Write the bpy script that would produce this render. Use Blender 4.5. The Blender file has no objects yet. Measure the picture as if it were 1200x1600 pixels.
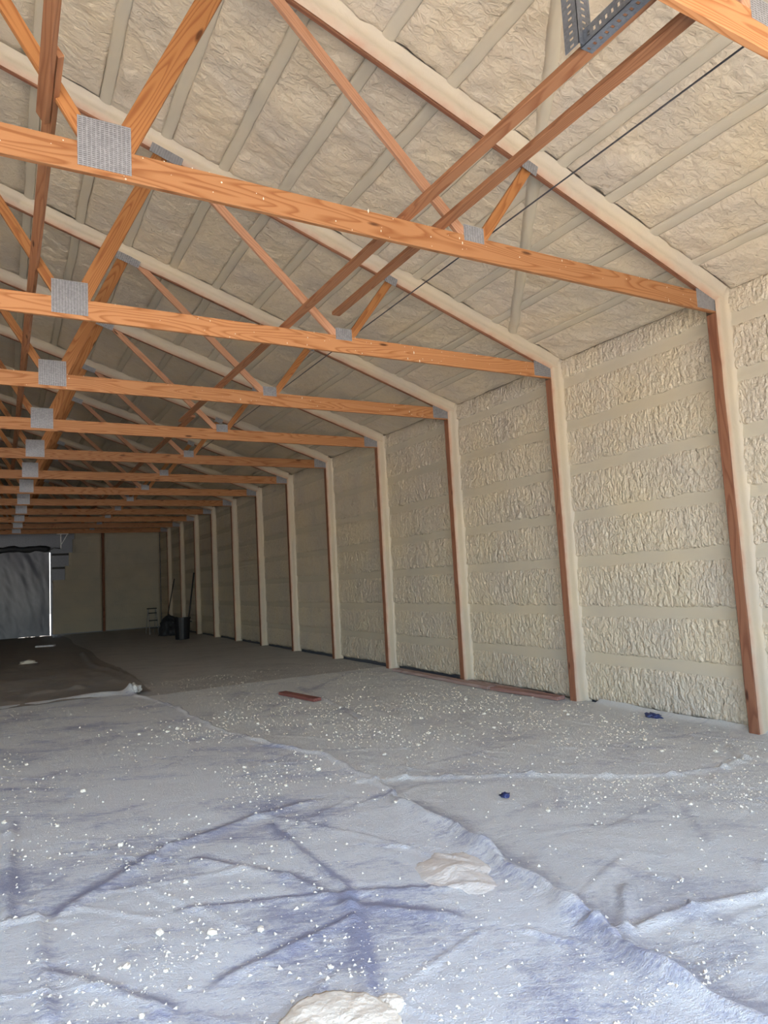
import bpy, bmesh, math, random
import numpy as np
from mathutils import Vector, Matrix

C = bpy.context.scene.collection
SC = bpy.context.scene
random.seed(7)

# ------------------------------------------------------------------ camera
S = 2.4384                      # truss spacing (8 ft)
HC = 1.7222                     # eye height
XP = 6.431                      # room-side face of the right wall posts
Y1 = 4.2283                     # near face of the first full truss
ZC = 4.2588                     # underside of the bottom chords
XW = 6.70                       # metal skin of the right wall
YB = 33.55                      # back wall
YF = -0.68                      # front wall (behind the camera)
XM = -2.71                      # ridge line
XL = 2 * XM - XW                # left wall
def TY(n): return Y1 + (n - 1) * S

yaw, pitch, roll = 0.5136, 0.0957, -0.0544
fw = Vector((math.sin(yaw) * math.cos(pitch), math.cos(yaw) * math.cos(pitch), math.sin(pitch)))
rt = Vector((math.cos(yaw), -math.sin(yaw), 0)); up = rt.cross(fw)
r2 = rt * math.cos(roll) + up * math.sin(roll); u2 = -rt * math.sin(roll) + up * math.cos(roll)
cam = bpy.data.cameras.new('camera'); co = bpy.data.objects.new('camera', cam); C.objects.link(co)
co.matrix_world = Matrix(((r2.x, u2.x, -fw.x, 0), (r2.y, u2.y, -fw.y, 0), (r2.z, u2.z, -fw.z, HC), (0, 0, 0, 1)))
cam.sensor_fit = 'VERTICAL'; cam.sensor_height = 36.0
cam.lens = 1068.8 / 1600 * 36.0
cam.clip_start = 0.05; cam.clip_end = 300
SC.camera = co

# ------------------------------------------------------------------ light and exposure
SC.view_settings.view_transform = 'Standard'; SC.view_settings.look = 'None'
SC.view_settings.gamma = 1.0; SC.view_settings.use_curve_mapping = False
SC.view_settings.exposure = 2.06
SC.cycles.max_bounces = 8; SC.cycles.diffuse_bounces = 4
SC.cycles.sample_clamp_indirect = 6.0
w = bpy.data.worlds.new('sky'); SC.world = w; w.use_nodes = True
nt = w.node_tree; nt.nodes.clear()
sky = nt.nodes.new('ShaderNodeTexSky'); sky.sky_type = 'NISHITA'; sky.sun_disc = False
sky.sun_elevation = math.radians(48); sky.sun_rotation = math.radians(90)
sky.air_density = 1.0; sky.dust_density = 2.5
bg = nt.nodes.new('ShaderNodeBackground'); bg.inputs[1].default_value = 0.56
ow = nt.nodes.new('ShaderNodeOutputWorld')
hz = nt.nodes.new('ShaderNodeMix'); hz.data_type = 'RGBA'; hz.inputs[0].default_value = .35   # thin bright cloud over the blue
hz.inputs[7].default_value = (1.5, 1.55, 1.65, 1)
nt.links.new(sky.outputs[0], hz.inputs[6]); nt.links.new(hz.outputs[2], bg.inputs[0]); nt.links.new(bg.outputs[0], ow.inputs[0])
sl = bpy.data.lights.new('sun', 'SUN'); sl.energy = 7.5; sl.angle = math.radians(0.53); sl.color = (1.0, 0.95, 0.86)
so = bpy.data.objects.new('sun', sl); C.objects.link(so)
sd = Vector((-0.66, -0.12, -0.74)).normalized()     # travels away from the open front, never straight into the hall
so.rotation_euler = sd.to_track_quat('-Z', 'Y').to_euler(); so.location = (12, 2, 14)
DX0, DX1, DZ = -10.5, 5.0, 4.3                      # the open front doorway behind the camera
pl = bpy.data.lights.new('doorway_portal', 'AREA'); pl.shape = 'RECTANGLE'; pl.size = DX1 - DX0; pl.size_y = DZ
pl.cycles.is_portal = True
po = bpy.data.objects.new('doorway_portal', pl); C.objects.link(po)
po.location = ((DX0 + DX1) / 2, YF - 0.02, DZ / 2); po.rotation_euler = (math.radians(90), 0, 0)

# ------------------------------------------------------------------ noise
def _h(ix, iy, s):
    n = (ix.astype(np.int64) * 374761393 + iy.astype(np.int64) * 668265263 + s * 1274126177) & 0xffffffff
    n = ((n ^ (n >> 13)) * 1274126177) & 0xffffffff
    return ((n ^ (n >> 16)) & 0xffff) / 65535.0
def vn(x, y, s=0):
    x = np.asarray(x, float); y = np.asarray(y, float)
    ix = np.floor(x); iy = np.floor(y); fx = x - ix; fy = y - iy
    fx = fx * fx * (3 - 2 * fx); fy = fy * fy * (3 - 2 * fy)
    a = _h(ix, iy, s); b = _h(ix + 1, iy, s); c = _h(ix, iy + 1, s); d = _h(ix + 1, iy + 1, s)
    return (a + (b - a) * fx) * (1 - fy) + (c + (d - c) * fx) * fy
def fbm(x, y, s=0, o=3):
    t = 0; a = .5
    for k in range(o):
        t = t + a * (vn(x * 2 ** k, y * 2 ** k, s + k * 17) - .5) * 2; a *= .55
    return t

# ------------------------------------------------------------------ materials
def mat(name):
    m = bpy.data.materials.new(name); m.use_nodes = True
    n = m.node_tree; n.nodes.clear()
    o = n.nodes.new('ShaderNodeOutputMaterial'); b = n.nodes.new('ShaderNodeBsdfPrincipled')
    n.links.new(b.outputs[0], o.inputs[0])
    return m, n, b
def N(n, t, **k):
    q = n.nodes.new(t)
    for a, v in k.items():
        if a in q.inputs: q.inputs[a].default_value = v
        else: setattr(q, a, v)
    return q
def ramp(n, fac, stops):
    r = n.nodes.new('ShaderNodeValToRGB'); e = r.color_ramp.elements
    while len(e) > 1: e.remove(e[-1])
    e[0].position, e[0].color = stops[0][0], (*stops[0][1], 1)
    for p, c in stops[1:]:
        q = e.new(p); q.color = (*c, 1)
    n.links.new(fac, r.inputs[0]); return r
def mapping(n, src, sc):
    m = n.nodes.new('ShaderNodeMapping'); m.inputs['Scale'].default_value = sc
    n.links.new(src, m.inputs[0]); return m
def mixc(n, f, a, b):
    m = n.nodes.new('ShaderNodeMix'); m.data_type = 'RGBA'
    if isinstance(f, float): m.inputs[0].default_value = f
    else: n.links.new(f, m.inputs[0])
    for i, v in ((6, a), (7, b)):
        if isinstance(v, tuple): m.inputs[i].default_value = (*v, 1)
        else: n.links.new(v, m.inputs[i])
    return m
def math_(n, op, a, b=None, c=None):
    m = n.nodes.new('ShaderNodeMath'); m.operation = op
    for i, v in enumerate((a, b, c)):
        if v is None: continue
        if isinstance(v, (int, float)): m.inputs[i].default_value = v
        else: n.links.new(v, m.inputs[i])
    return m.outputs[0]

CREAM = (0.64, 0.545, 0.40); CREAM2 = (0.58, 0.505, 0.40); CREAM3 = (0.68, 0.565, 0.385)
def foam_mat(name, sc, bump, dist, rough=.5, thin=False, cols=None, coarse=None):
    m, n, b = mat(name)
    g = N(n, 'ShaderNodeNewGeometry')
    mp = mapping(n, g.outputs['Position'], sc)
    a = N(n, 'ShaderNodeTexNoise', Scale=1.0, Detail=3.0, Roughness=.55, Distortion=1.2); n.links.new(mp.outputs[0], a.inputs['Vector'])
    v = N(n, 'ShaderNodeTexVoronoi', Scale=.9, feature='SMOOTH_F1'); n.links.new(mp.outputs[0], v.inputs['Vector'])
    h = math_(n, 'SUBTRACT', a.outputs[0], math_(n, 'MULTIPLY', v.outputs['Distance'], .55))
    if coarse:
        mc = mapping(n, g.outputs['Position'], coarse)
        ac = N(n, 'ShaderNodeTexNoise', Scale=1.0, Detail=2.0, Roughness=.5, Distortion=.8); n.links.new(mc.outputs[0], ac.inputs['Vector'])
        h = math_(n, 'MULTIPLY_ADD', ac.outputs[0], 2.2, h)
    big = N(n, 'ShaderNodeTexNoise', Scale=1.3, Detail=3.0); n.links.new(g.outputs['Position'], big.inputs['Vector'])
    col = ramp(n, big.outputs[0], [(.32, cols[0]), (.5, cols[1]), (.7, cols[2])] if cols else [(.32, CREAM2), (.5, CREAM), (.7, CREAM3)])
    c = col.outputs[0]
    if thin:
        at = N(n, 'ShaderNodeAttribute', attribute_name='thin')
        tn = N(n, 'ShaderNodeTexNoise', Scale=6.0, Detail=3.0); n.links.new(g.outputs['Position'], tn.inputs['Vector'])
        f = math_(n, 'MULTIPLY', at.outputs['Fac'], math_(n, 'MULTIPLY_ADD', tn.outputs[0], 1.6, -.1))
        c = mixc(n, f, c, (.46, .25, .16)).outputs[2]
    n.links.new(c, b.inputs['Base Color'])
    b.inputs['Roughness'].default_value = rough
    b.inputs['Specular IOR Level'].default_value = .45
    bp = N(n, 'ShaderNodeBump', Strength=bump, Distance=dist); n.links.new(h, bp.inputs['Height'])
    n.links.new(bp.outputs[0], b.inputs['Normal'])
    return m
M = {}
M['foam_wall'] = foam_mat('wall foam', (36, 36, 18), .9, .022, .34, False, ((.61, .53, .42), (.67, .575, .43), (.71, .60, .42)), (15, 17, 13))
M['foam_ceil'] = foam_mat('ceiling foam', (14, 18, 14), .62, .03, .30, False, ((.60, .52, .41), (.66, .56, .415), (.70, .58, .40)))
M['foam_smooth'] = foam_mat('smooth foam', (9, 5, 9), .22, .012, .55, False, ((.53, .475, .37), (.57, .50, .375), (.60, .515, .365)))  # darker than the panels: shade on the bands put into the colour
M['foam_coat'] = foam_mat('foam over timber', (9, 9, 9), .3, .015, .5, True, ((.52, .45, .35), (.56, .475, .35), (.60, .50, .345)))
M['foam_raw'] = foam_mat('broken foam', (60, 60, 60), .6, .008, .8, False, ((.74, .68, .55), (.80, .73, .59), (.84, .77, .62)))
M['dust'] = foam_mat('foam dust', (40, 70, 40), .5, .01, .9, False, ((.56, .52, .46), (.62, .57, .50), (.66, .60, .51)))
M['foam_end'] = foam_mat('end wall foam', (20, 12, 9), .4, .02, .6, False, ((.42, .38, .30), (.46, .41, .31), (.49, .43, .31)))  # same foam in a darker colour, standing in for the dim far end

def wood_mat(name, light, dark, rough=.55, rings=9.0, knots=True):
    m, n, b = mat(name)
    tc = N(n, 'ShaderNodeTexCoord'); oi = N(n, 'ShaderNodeObjectInfo')
    off = N(n, 'ShaderNodeVectorMath', operation='SCALE'); off.inputs[0].default_value = (37.1, 11.7, 5.3)
    n.links.new(oi.outputs['Random'], off.inputs['Scale'])
    ad = N(n, 'ShaderNodeVectorMath', operation='ADD'); n.links.new(tc.outputs['Object'], ad.inputs[0]); n.links.new(off.outputs[0], ad.inputs[1])
    mp = mapping(n, ad.outputs[0], (.55, 5.5, 5.5))
    a = N(n, 'ShaderNodeTexNoise', Scale=1.0, Detail=1.5, Roughness=.4); n.links.new(mp.outputs[0], a.inputs['Vector'])
    fr = math_(n, 'FRACT', math_(n, 'MULTIPLY', a.outputs[0], rings * 2.2))
    ri = ramp(n, fr, [(0, light), (.45, light), (.86, dark), (1, light)])
    mp2 = mapping(n, ad.outputs[0], (3.0, 120, 120))
    f2 = N(n, 'ShaderNodeTexNoise', Scale=1.0, Detail=2.0); n.links.new(mp2.outputs[0], f2.inputs['Vector'])
    c = mixc(n, math_(n, 'MULTIPLY', f2.outputs[0], .35), ri.outputs[0], tuple(x * .72 for x in light))
    tint = N(n, 'ShaderNodeHueSaturation'); n.links.new(c.outputs[2], tint.inputs['Color'])
    n.links.new(math_(n, 'MULTIPLY_ADD', oi.outputs['Random'], .35, .80), tint.inputs['Value'])
    cc = tint.outputs[0]
    if knots:
        mk = mapping(n, ad.outputs[0], (1.6, 6.0, 6.0))
        v = N(n, 'ShaderNodeTexVoronoi', Scale=1.0); n.links.new(mk.outputs[0], v.inputs['Vector'])
        kf = ramp(n, v.outputs['Distance'], [(0, (1, 1, 1)), (.06, (1, 1, 1)), (.12, (0, 0, 0))])
        cc = mixc(n, kf.outputs[0], cc, tuple(x * .33 for x in dark)).outputs[2]
    n.links.new(cc, b.inputs['Base Color'])
    b.inputs['Roughness'].default_value = rough; b.inputs['Specular IOR Level'].default_value = .3
    bp = N(n, 'ShaderNodeBump', Strength=.25, Distance=.003); n.links.new(f2.outputs[0], bp.inputs['Height']); n.links.new(bp.outputs[0], b.inputs['Normal'])
    return m
M['pine'] = wood_mat('pine', (.46, .215, .09), (.29, .105, .033))
M['pine_web'] = wood_mat('pine web', (.44, .19, .065), (.28, .095, .028))
M['pine_pink'] = wood_mat('pale pine', (.53, .28, .165), (.40, .19, .10))
M['brace'] = wood_mat('brace pine', (.40, .185, .09), (.26, .10, .045))
M['post'] = wood_mat('post timber', (.31, .135, .073), (.20, .075, .04), .7, 6)
M['redboard'] = wood_mat('red board', (.24, .09, .07), (.15, .05, .04), .75, 6)
M['midboard'] = wood_mat('half dusty board', (.34, .20, .165), (.22, .11, .09), .85, 5, False)
M['dustboard'] = wood_mat('dusty board', (.42, .31, .27), (.30, .19, .16), .85, 5, False)

def steel(name, col, slots=True, rough=.38):
    m, n, b = mat(name)
    tc = N(n, 'ShaderNodeTexCoord')
    v = N(n, 'ShaderNodeTexVoronoi', Scale=70.0); n.links.new(tc.outputs['Object'], v.inputs['Vector'])
    sp = ramp(n, v.outputs['Color'], [(0, tuple(x * .78 for x in col)), (1, tuple(min(1, x * 1.15) for x in col))])
    c = sp.outputs[0]
    b.inputs['Metallic'].default_value = .55; b.inputs['Roughness'].default_value = rough
    if slots:
        sx = N(n, 'ShaderNodeSeparateXYZ'); n.links.new(tc.outputs['Object'], sx.inputs[0])
        # pressed rows of teeth: short slots
        fx = math_(n, 'FRACT', math_(n, 'MULTIPLY', sx.outputs[0], 40.0))
        fz = math_(n, 'FRACT', math_(n, 'MULTIPLY', sx.outputs[1], 78.0))
        ax = math_(n, 'LESS_THAN', math_(n, 'ABSOLUTE', math_(n, 'SUBTRACT', fx, .5)), .36)
        az = math_(n, 'LESS_THAN', math_(n, 'ABSOLUTE', math_(n, 'SUBTRACT', fz, .5)), .2)
        s = math_(n, 'MULTIPLY', ax, az)
        c = mixc(n, math_(n, 'MULTIPLY', s, .75), c, (.10, .095, .10)).outputs[2]
        bp = N(n, 'ShaderNodeBump', Strength=.6, Distance=.003, invert=True); n.links.new(s, bp.inputs['Height']); n.links.new(bp.outputs[0], b.inputs['Normal'])
    n.links.new(c, b.inputs['Base Color'])
    return m
M['plate'] = steel('galvanised truss plate', (.42, .43, .46))
M['galv'] = steel('galvanised steel', (.24, .27, .32), False, .3)
M['sheetmetal'] = steel('wall sheet metal', (.22, .23, .26), False, .5)

def plain(name, col, rough=.6, metal=0.0, var=.25, sc=8.0, bump=0.0):
    m, n, b = mat(name)
    tc = N(n, 'ShaderNodeTexCoord'); a = N(n, 'ShaderNodeTexNoise', Scale=sc, Detail=4.0); n.links.new(tc.outputs['Object'], a.inputs['Vector'])
    r = ramp(n, a.outputs[0], [(.3, tuple(x * (1 - var) for x in col)), (.7, tuple(min(1, x * (1 + var)) for x in col))])
    n.links.new(r.outputs[0], b.inputs['Base Color'])
    b.inputs['Roughness'].default_value = rough; b.inputs['Metallic'].default_value = metal
    if bump:
        bp = N(n, 'ShaderNodeBump', Strength=bump, Distance=.01); n.links.new(a.outputs[0], bp.inputs['Height']); n.links.new(bp.outputs[0], b.inputs['Normal'])
    return m
M['black_plastic'] = plain('black plastic', (.012, .012, .014), .45)
M['black_iron'] = plain('dark iron', (.02, .02, .02), .6)
M['wire'] = plain('dark cable', (.05, .05, .055), .5)
M['blue'] = plain('blue nitrile', (.03, .04, .12), .45)
M['white'] = plain('white paint', (.75, .75, .74), .5)
M['gravel'] = plain('bare ground', (.30, .27, .23), .95, 0, .3, 3.0, .4)
M['outside'] = plain('pale gravel yard', (.50, .46, .40), .95, 0, .2, 1.5)
M['tarp'] = plain('dark tarp', (.035, .037, .042), .5)
M['grey'] = plain('grey aluminium', (.30, .30, .30), .45, .3)

def sheet_mat(name, film, dust, lo, hi, sc=1.0):
    m, n, b = mat(name)
    g = N(n, 'ShaderNodeNewGeometry')
    rot = N(n, 'ShaderNodeVectorRotate', rotation_type='Z_AXIS'); rot.inputs['Angle'].default_value = .45
    n.links.new(g.outputs['Position'], rot.inputs['Vector'])
    mp = mapping(n, rot.outputs[0], (1.0 * sc, 2.1 * sc, 1))
    a = N(n, 'ShaderNodeTexNoise', Scale=1.0, Detail=8.0, Roughness=.72, Distortion=.6); n.links.new(mp.outputs[0], a.inputs['Vector'])
    mp3 = mapping(n, rot.outputs[0], (8, 34, 1))
    f = N(n, 'ShaderNodeTexNoise', Scale=1.0, Detail=6.0, Roughness=.75); n.links.new(mp3.outputs[0], f.inputs['Vector'])
    mp4 = mapping(n, g.outputs['Position'], (45, 45, 1))
    f4 = N(n, 'ShaderNodeTexNoise', Scale=1.0, Detail=5.0, Roughness=.7); n.links.new(mp4.outputs[0], f4.inputs['Vector'])
    k = math_(n, 'ADD', a.outputs[0], math_(n, 'ADD', math_(n, 'MULTIPLY_ADD', f.outputs[0], .55, -.275), math_(n, 'MULTIPLY_ADD', f4.outputs[0], .30, -.15)))
    ba = N(n, 'ShaderNodeAttribute', attribute_name='bare')
    k = math_(n, 'SUBTRACT', k, math_(n, 'MULTIPLY', ba.outputs['Fac'], .24))
    fac = ramp(n, k, [(lo, (0, 0, 0)), (hi, (1, 1, 1))])
    c = mixc(n, fac.outputs[0], film, dust)
    n.links.new(c.outputs[2], b.inputs['Base Color'])
    rr = N(n, 'ShaderNodeMapRange'); n.links.new(fac.outputs[0], rr.inputs[0]); rr.inputs[3].default_value = .34; rr.inputs[4].default_value = .85
    n.links.new(rr.outputs[0], b.inputs['Roughness'])
    sp = N(n, 'ShaderNodeTexNoise', Scale=110.0, Detail=4.0, Roughness=.7); n.links.new(g.outputs['Position'], sp.inputs['Vector'])
    hh = math_(n, 'ADD', math_(n, 'MULTIPLY_ADD', f.outputs[0], .9, sp.outputs[0]), math_(n, 'MULTIPLY', f4.outputs[0], 1.0))
    bp = N(n, 'ShaderNodeBump', Strength=.85, Distance=.016); n.links.new(hh, bp.inputs['Height']); n.links.new(bp.outputs[0], b.inputs['Normal'])
    return m
M['film_blue'] = sheet_mat('bluish dusty plastic film', (.34, .35, .455), (.75, .745, .72), .30, .49, .75)
M['film_grey'] = sheet_mat('grey dusty plastic film', (.41, .405, .44), (.73, .72, .675), .25, .47)
M['film_dimmed'] = sheet_mat('dimmed dusty plastic film', (.31, .285, .26), (.53, .50, .45), .25, .50)  # darker copy of the grey film; dimness of the far floor is in its colour
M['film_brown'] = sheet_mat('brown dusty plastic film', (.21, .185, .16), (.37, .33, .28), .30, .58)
def curtain_mat():
    m, n, b = mat('milky plastic curtain')
    g = N(n, 'ShaderNodeNewGeometry'); mp = mapping(n, g.outputs['Position'], (2.2, 1, .9))
    a = N(n, 'ShaderNodeTexNoise', Scale=1.0, Detail=5.0, Distortion=1.0); n.links.new(mp.outputs[0], a.inputs['Vector'])
    r = ramp(n, a.outputs[0], [(.25, (.13, .145, .19)), (.75, (.18, .195, .245))])
    n.links.new(r.outputs[0], b.inputs['Base Color']); b.inputs['Roughness'].default_value = .3
    bp = N(n, 'ShaderNodeBump', Strength=.3, Distance=.02); n.links.new(a.outputs[0], bp.inputs['Height']); n.links.new(bp.outputs[0], b.inputs['Normal'])
    return m
M['curtain'] = curtain_mat()

# ------------------------------------------------------------------ object helpers
def mesh_np(name, V, F, smooth=True):
    me = bpy.data.meshes.new(name)
    me.from_pydata(V.tolist() if hasattr(V, 'tolist') else V, [], F.tolist() if hasattr(F, 'tolist') else F)
    if smooth: me.polygons.foreach_set('use_smooth', [True] * len(me.polygons))
    me.update(); return me
def grid_faces(nu, nv, flip=False):
    i = np.arange(nu - 1)[:, None] * nv + np.arange(nv - 1)[None, :]
    i = i.ravel()
    q = np.stack([i, i + nv, i + nv + 1, i + 1], 1)
    return q[:, ::-1] if flip else q
def link(name, me, m, parent=None, mw=None):
    o = bpy.data.objects.new(name, me); C.objects.link(o)
    if m is not None and not me.materials: me.materials.append(m)
    if parent is not None:
        o.parent = parent
        o.matrix_basis = Matrix.Translation(-parent.location) @ (mw if mw is not None else Matrix())
    elif mw is not None: o.matrix_world = mw
    return o
def thing(name, label, cat, loc=(0, 0, 0), group=None):
    o = bpy.data.objects.new(name, None); C.objects.link(o); o.location = loc; o.empty_display_size = .1
    o['label'] = label; o['category'] = cat
    if group: o['group'] = group
    return o
def tag(o, label, cat, group=None):
    o['label'] = label; o['category'] = cat
    if group: o['group'] = group
    return o
def struct(o): o['kind'] = 'structure'; return o
_bc = {}
def box_mesh(l, w, t, m, bev=.003, key=None):
    k = (round(l, 4), round(w, 4), round(t, 4), m.name, bev, key)
    if k in _bc: return _bc[k]
    bm = bmesh.new(); bmesh.ops.create_cube(bm, size=1.0)
    bmesh.ops.scale(bm, vec=(l, w, t), verts=bm.verts)
    if bev: bmesh.ops.bevel(bm, geom=list(bm.edges), offset=bev, segments=1, affect='EDGES')
    me = bpy.data.meshes.new('board'); bm.to_mesh(me); bm.free(); me.materials.append(m); _bc[k] = me
    return me
def frame(p0, p1, side):
    p0 = Vector(p0); p1 = Vector(p1); x = (p1 - p0).normalized(); z = Vector(side).normalized()
    y = z.cross(x).normalized(); z = x.cross(y)
    c = (p0 + p1) / 2
    return Matrix(((x.x, y.x, z.x, c.x), (x.y, y.y, z.y, c.y), (x.z, y.z, z.z, c.z), (0, 0, 0, 1))), (p1 - p0).length
def beam(name, p0, p1, w, t, m, parent=None, side=(0, 1, 0), bev=.003, key=None):
    """timber from p0 to p1; t measured along `side`, w across"""
    mw, l = frame(p0, p1, side)
    return link(name, box_mesh(l, w, t, m, bev, key), m, parent, mw)
def bm_box(bm, lo, hi, mw=None):
    r = bmesh.ops.create_cube(bm, size=1.0)
    lo = Vector(lo); hi = Vector(hi)
    bmesh.ops.scale(bm, vec=hi - lo, verts=r['verts']); bmesh.ops.translate(bm, vec=(lo + hi) / 2, verts=r['verts'])
    if mw is not None: bmesh.ops.transform(bm, matrix=mw, verts=r['verts'])
    return r['verts']
def bm_obj(name, bm, m, parent=None, smooth=False, mw=None):
    me = bpy.data.meshes.new(name); bm.to_mesh(me); bm.free()
    if smooth: me.polygons.foreach_set('use_smooth', [True] * len(me.polygons))
    return link(name, me, m, parent, mw)
def tube_mesh(pts, r, n=8):
    V = []; F = []
    P = [Vector(p) for p in pts]
    for i, p in enumerate(P):
        d = (P[min(i + 1, len(P) - 1)] - P[max(i - 1, 0)]).normalized()
        a = d.cross(Vector((0, 0, 1)));
        if a.length < .05: a = d.cross(Vector((1, 0, 0)))
        a.normalize(); b = d.cross(a)
        rr = r[i] if isinstance(r, (list, tuple)) else r
        for k in range(n):
            t = 2 * math.pi * k / n; V.append(p + (a * math.cos(t) + b * math.sin(t)) * rr)
    for i in range(len(P) - 1):
        for k in range(n):
            F.append((i * n + k, i * n + (k + 1) % n, (i + 1) * n + (k + 1) % n, (i + 1) * n + k))
    F.append(tuple(range(n))[::-1]); F.append(tuple((len(P) - 1) * n + k for k in range(n)))
    return mesh_np('tube', [tuple(v) for v in V], F)

# ------------------------------------------------------------------ floor
bm = bmesh.new(); bm_box(bm, (XL, YF, -.25), (XW, YB + .1, -.03))
struct(bm_obj('floor', bm, M['gravel']))
bm = bmesh.new(); bm_box(bm, (-70, -75, -.3), (70, YF, -.06)); bm_box(bm, (-70, YB + .25, -.3), (70, 75, -.06))
struct(bm_obj('yard_ground_1', bm, M['outside']))          # unseen yard outside both ends, added to bounce sunlight into the hall

def seg_d(x, y, a, b):
    ax, ay = a; bx, by = b; dx, dy = bx - ax, by - ay; L = dx * dx + dy * dy + 1e-9
    t = np.clip(((x - ax) * dx + (y - ay) * dy) / L, 0, 1)
    sgn = np.sign((x - ax) * dy - (y - ay) * dx)
    return np.hypot(x - ax - t * dx, y - ay - t * dy), sgn, t
FOLDS = [  # polyline, height, width
    ([(2.65, 5.39), (3.01, 5.25), (3.31, 5.02), (3.9, 4.64), (4.34, 4.21), (4.75, 3.91), (5.23, 3.79), (5.61, 3.85), (5.84, 4.14)], .028, .035),
    ([(3.42, 5.48), (4.33, 5.5)], .012, .02),
    ([(2.65, 4.6), (2.63, 3.6), (2.5, 2.71), (2.43, 2.1), (2.46, 1.5)], .04, .09),
    ([(2.45, 2.55), (2.57, 2.47), (2.97, 2.41), (3.44, 2.3), (4.0, 2.2)], .035, .03),
    ([(.3, 4.29), (.96, 4.88), (1.65, 5.09), (2.13, 5.15)], .020, .045),
    ([(1.08, 4.53), (1.46, 3.97), (1.61, 3.43), (1.96, 3.05)], .018, .04),
    ([(.08, 6.15), (.03, 4.32), (.18, 4.3), (.17, 3.29)], .02, .03),
    ([(.21, 3.64), (.59, 3.08)], .018, .03),
    ([(1.66, 4.84), (1.68, 3.61), (1.33, 2.69)], .014, .025),
    ([(.85, 3.16), (1.55, 3.31)], .014, .03),
    ([(.85, 3.9), (1.7, 3.55), (2.3, 3.2)], .012, .03),
    ([(1.75, 5.0), (2.1, 4.3), (2.25, 3.9)], .01, .02),
    ([(2.9, 6.6), (3.6, 6.1)], .012, .02), ([(5.0, 4.9), (6.2, 4.6)], .012, .02), ([(4.6, 5.2), (5.5, 4.4)], .01, .02),
    ([(3.9, 7.6), (4.3, 10.8)], .015, .03), ([(3.0, 9.0), (5.6, 11.6)], .012, .03),
    ([(2.25, 13.2), (2.2, 15.5), (1.9, 18.0), (2.1, 22)], .04, .07),
    ([(-.3, 13.6), (1.2, 13.9), (1.9, 14.3)], .05, .12), ([(-.2, 15.6), (1.6, 16.4)], .05, .15), ([(.2, 14.6), (1.9, 15.2)], .04, .1),
]
rs = np.random.RandomState(4)
for k in range(260):
    yy = 1.8 + 9.5 * rs.rand() ** 1.6; xx = -.2 + 6.5 * rs.rand(); an = rs.choice([.25, 1.35, 2.2]) + rs.randn() * .35; L = .2 + .7 * rs.rand()
    FOLDS.append(([(xx, yy), (xx + L * math.cos(an), yy + L * math.sin(an))], .003 + .008 * rs.rand(), .008 + .016 * rs.rand()))
def fold_bare(x, y):
    """1 where the dust has slid off a crease"""
    b = np.zeros_like(x)
    for i, (pts, H, W) in enumerate(FOLDS):
        st = .4 + .6 * ((i * 37) % 11) / 10 if i < 21 else .45 * ((i * 37) % 11) / 10
        for a, c in zip(pts[:-1], pts[1:]):
            q = 1.25 * W + .008
            m = (x > min(a[0], c[0]) - 3 * q) & (x < max(a[0], c[0]) + 3 * q) & (y > min(a[1], c[1]) - 3 * q) & (y < max(a[1], c[1]) + 3 * q)
            if not m.any(): continue
            d, sg, t = seg_d(x[m], y[m], a, c)
            b[m] = np.maximum(b[m], st * np.exp(-((d - .6 * W) / q) ** 2) * np.where(sg < 0, 1, .45))
    return b
def floor_h(x, y):
    h = .003 * fbm(x * 22, y * 22, 19, 2) * (y < 6) + .010 * (fbm(x * 1.1, y * 1.1, 3) + .6) + .006 * fbm(x * 5, y * 4, 9)
    h = h + .0035 * (1 - np.abs(fbm(x * 9 + 2 * vn(x * 2, y * 2, 2), y * 6, 5, 2)) * 2)
    for pts, H, W in FOLDS:
        for a, b in zip(pts[:-1], pts[1:]):
            m = (x > min(a[0], b[0]) - 4 * W) & (x < max(a[0], b[0]) + 4 * W) & (y > min(a[1], b[1]) - 4 * W) & (y < max(a[1], b[1]) + 4 * W)
            if not m.any(): continue
            d, s, t = seg_d(x[m], y[m], a, b)
            wv = W * np.where(s > 0, 1.3, .55)
            q = H * np.exp(-(d / wv) ** 2) - .35 * H * np.exp(-((d - 2 * W) / W) ** 2) * (s < 0)
            h[m] = h[m] + q * .8
    return np.maximum(h, -.012)
def spaced(a, b, d0, d1):
    """positions from a to b, the step growing from d0 to d1"""
    out = [a]; 
    while out[-1] < b:
        f = (out[-1] - a) / (b - a); out.append(out[-1] + d0 + (d1 - d0) * f)
    out = np.array(out); return a + (out - a) * (b - a) / (out[-1] - a)
def sheet(name, xs_of, ys, z0, m, label, lip=None):
    """xs_of(y) -> row of x; all rows the same length"""
    X = np.stack([xs_of(v) for v in ys]); Y = np.repeat(ys[:, None], X.shape[1], 1)
    Z = floor_h(X.ravel(), Y.ravel()).reshape(X.shape) + z0
    if lip is not None: Z = Z + lip(X, Y)
    V = np.stack([X.ravel(), Y.ravel(), Z.ravel()], 1)
    me = mesh_np(name, V, grid_faces(X.shape[0], X.shape[1], True))
    at = me.attributes.new('bare', 'FLOAT', 'POINT'); at.data.foreach_set('value', fold_bare(X.ravel(), Y.ravel()))
    o = link(name, me, m)
    return tag(o, label, 'plastic sheet')
EA = np.array([(-2.6, 2.44), (1.7, 2.44), (2.1, 2.43), (2.71, 2.5), (3.6, 2.63), (4.47, 2.66), (5.47, 2.81), (6.28, 2.82), (6.86, 2.65), (7.54, 2.47), (8.72, 2.29), (10.65, 2.23), (12.3, 1.95), (13.2, 1.9)])
def edgeA(y): return np.interp(y, EA[:, 0], EA[:, 1]) + .02 * math.sin(y * 5.1) + .015 * math.sin(y * 13)
ga = np.concatenate([np.linspace(-7, -.4, 24)[:-1], np.linspace(-.4, 2.0, 110)[:-1], np.linspace(2.0, 2.45, 36)])
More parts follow.
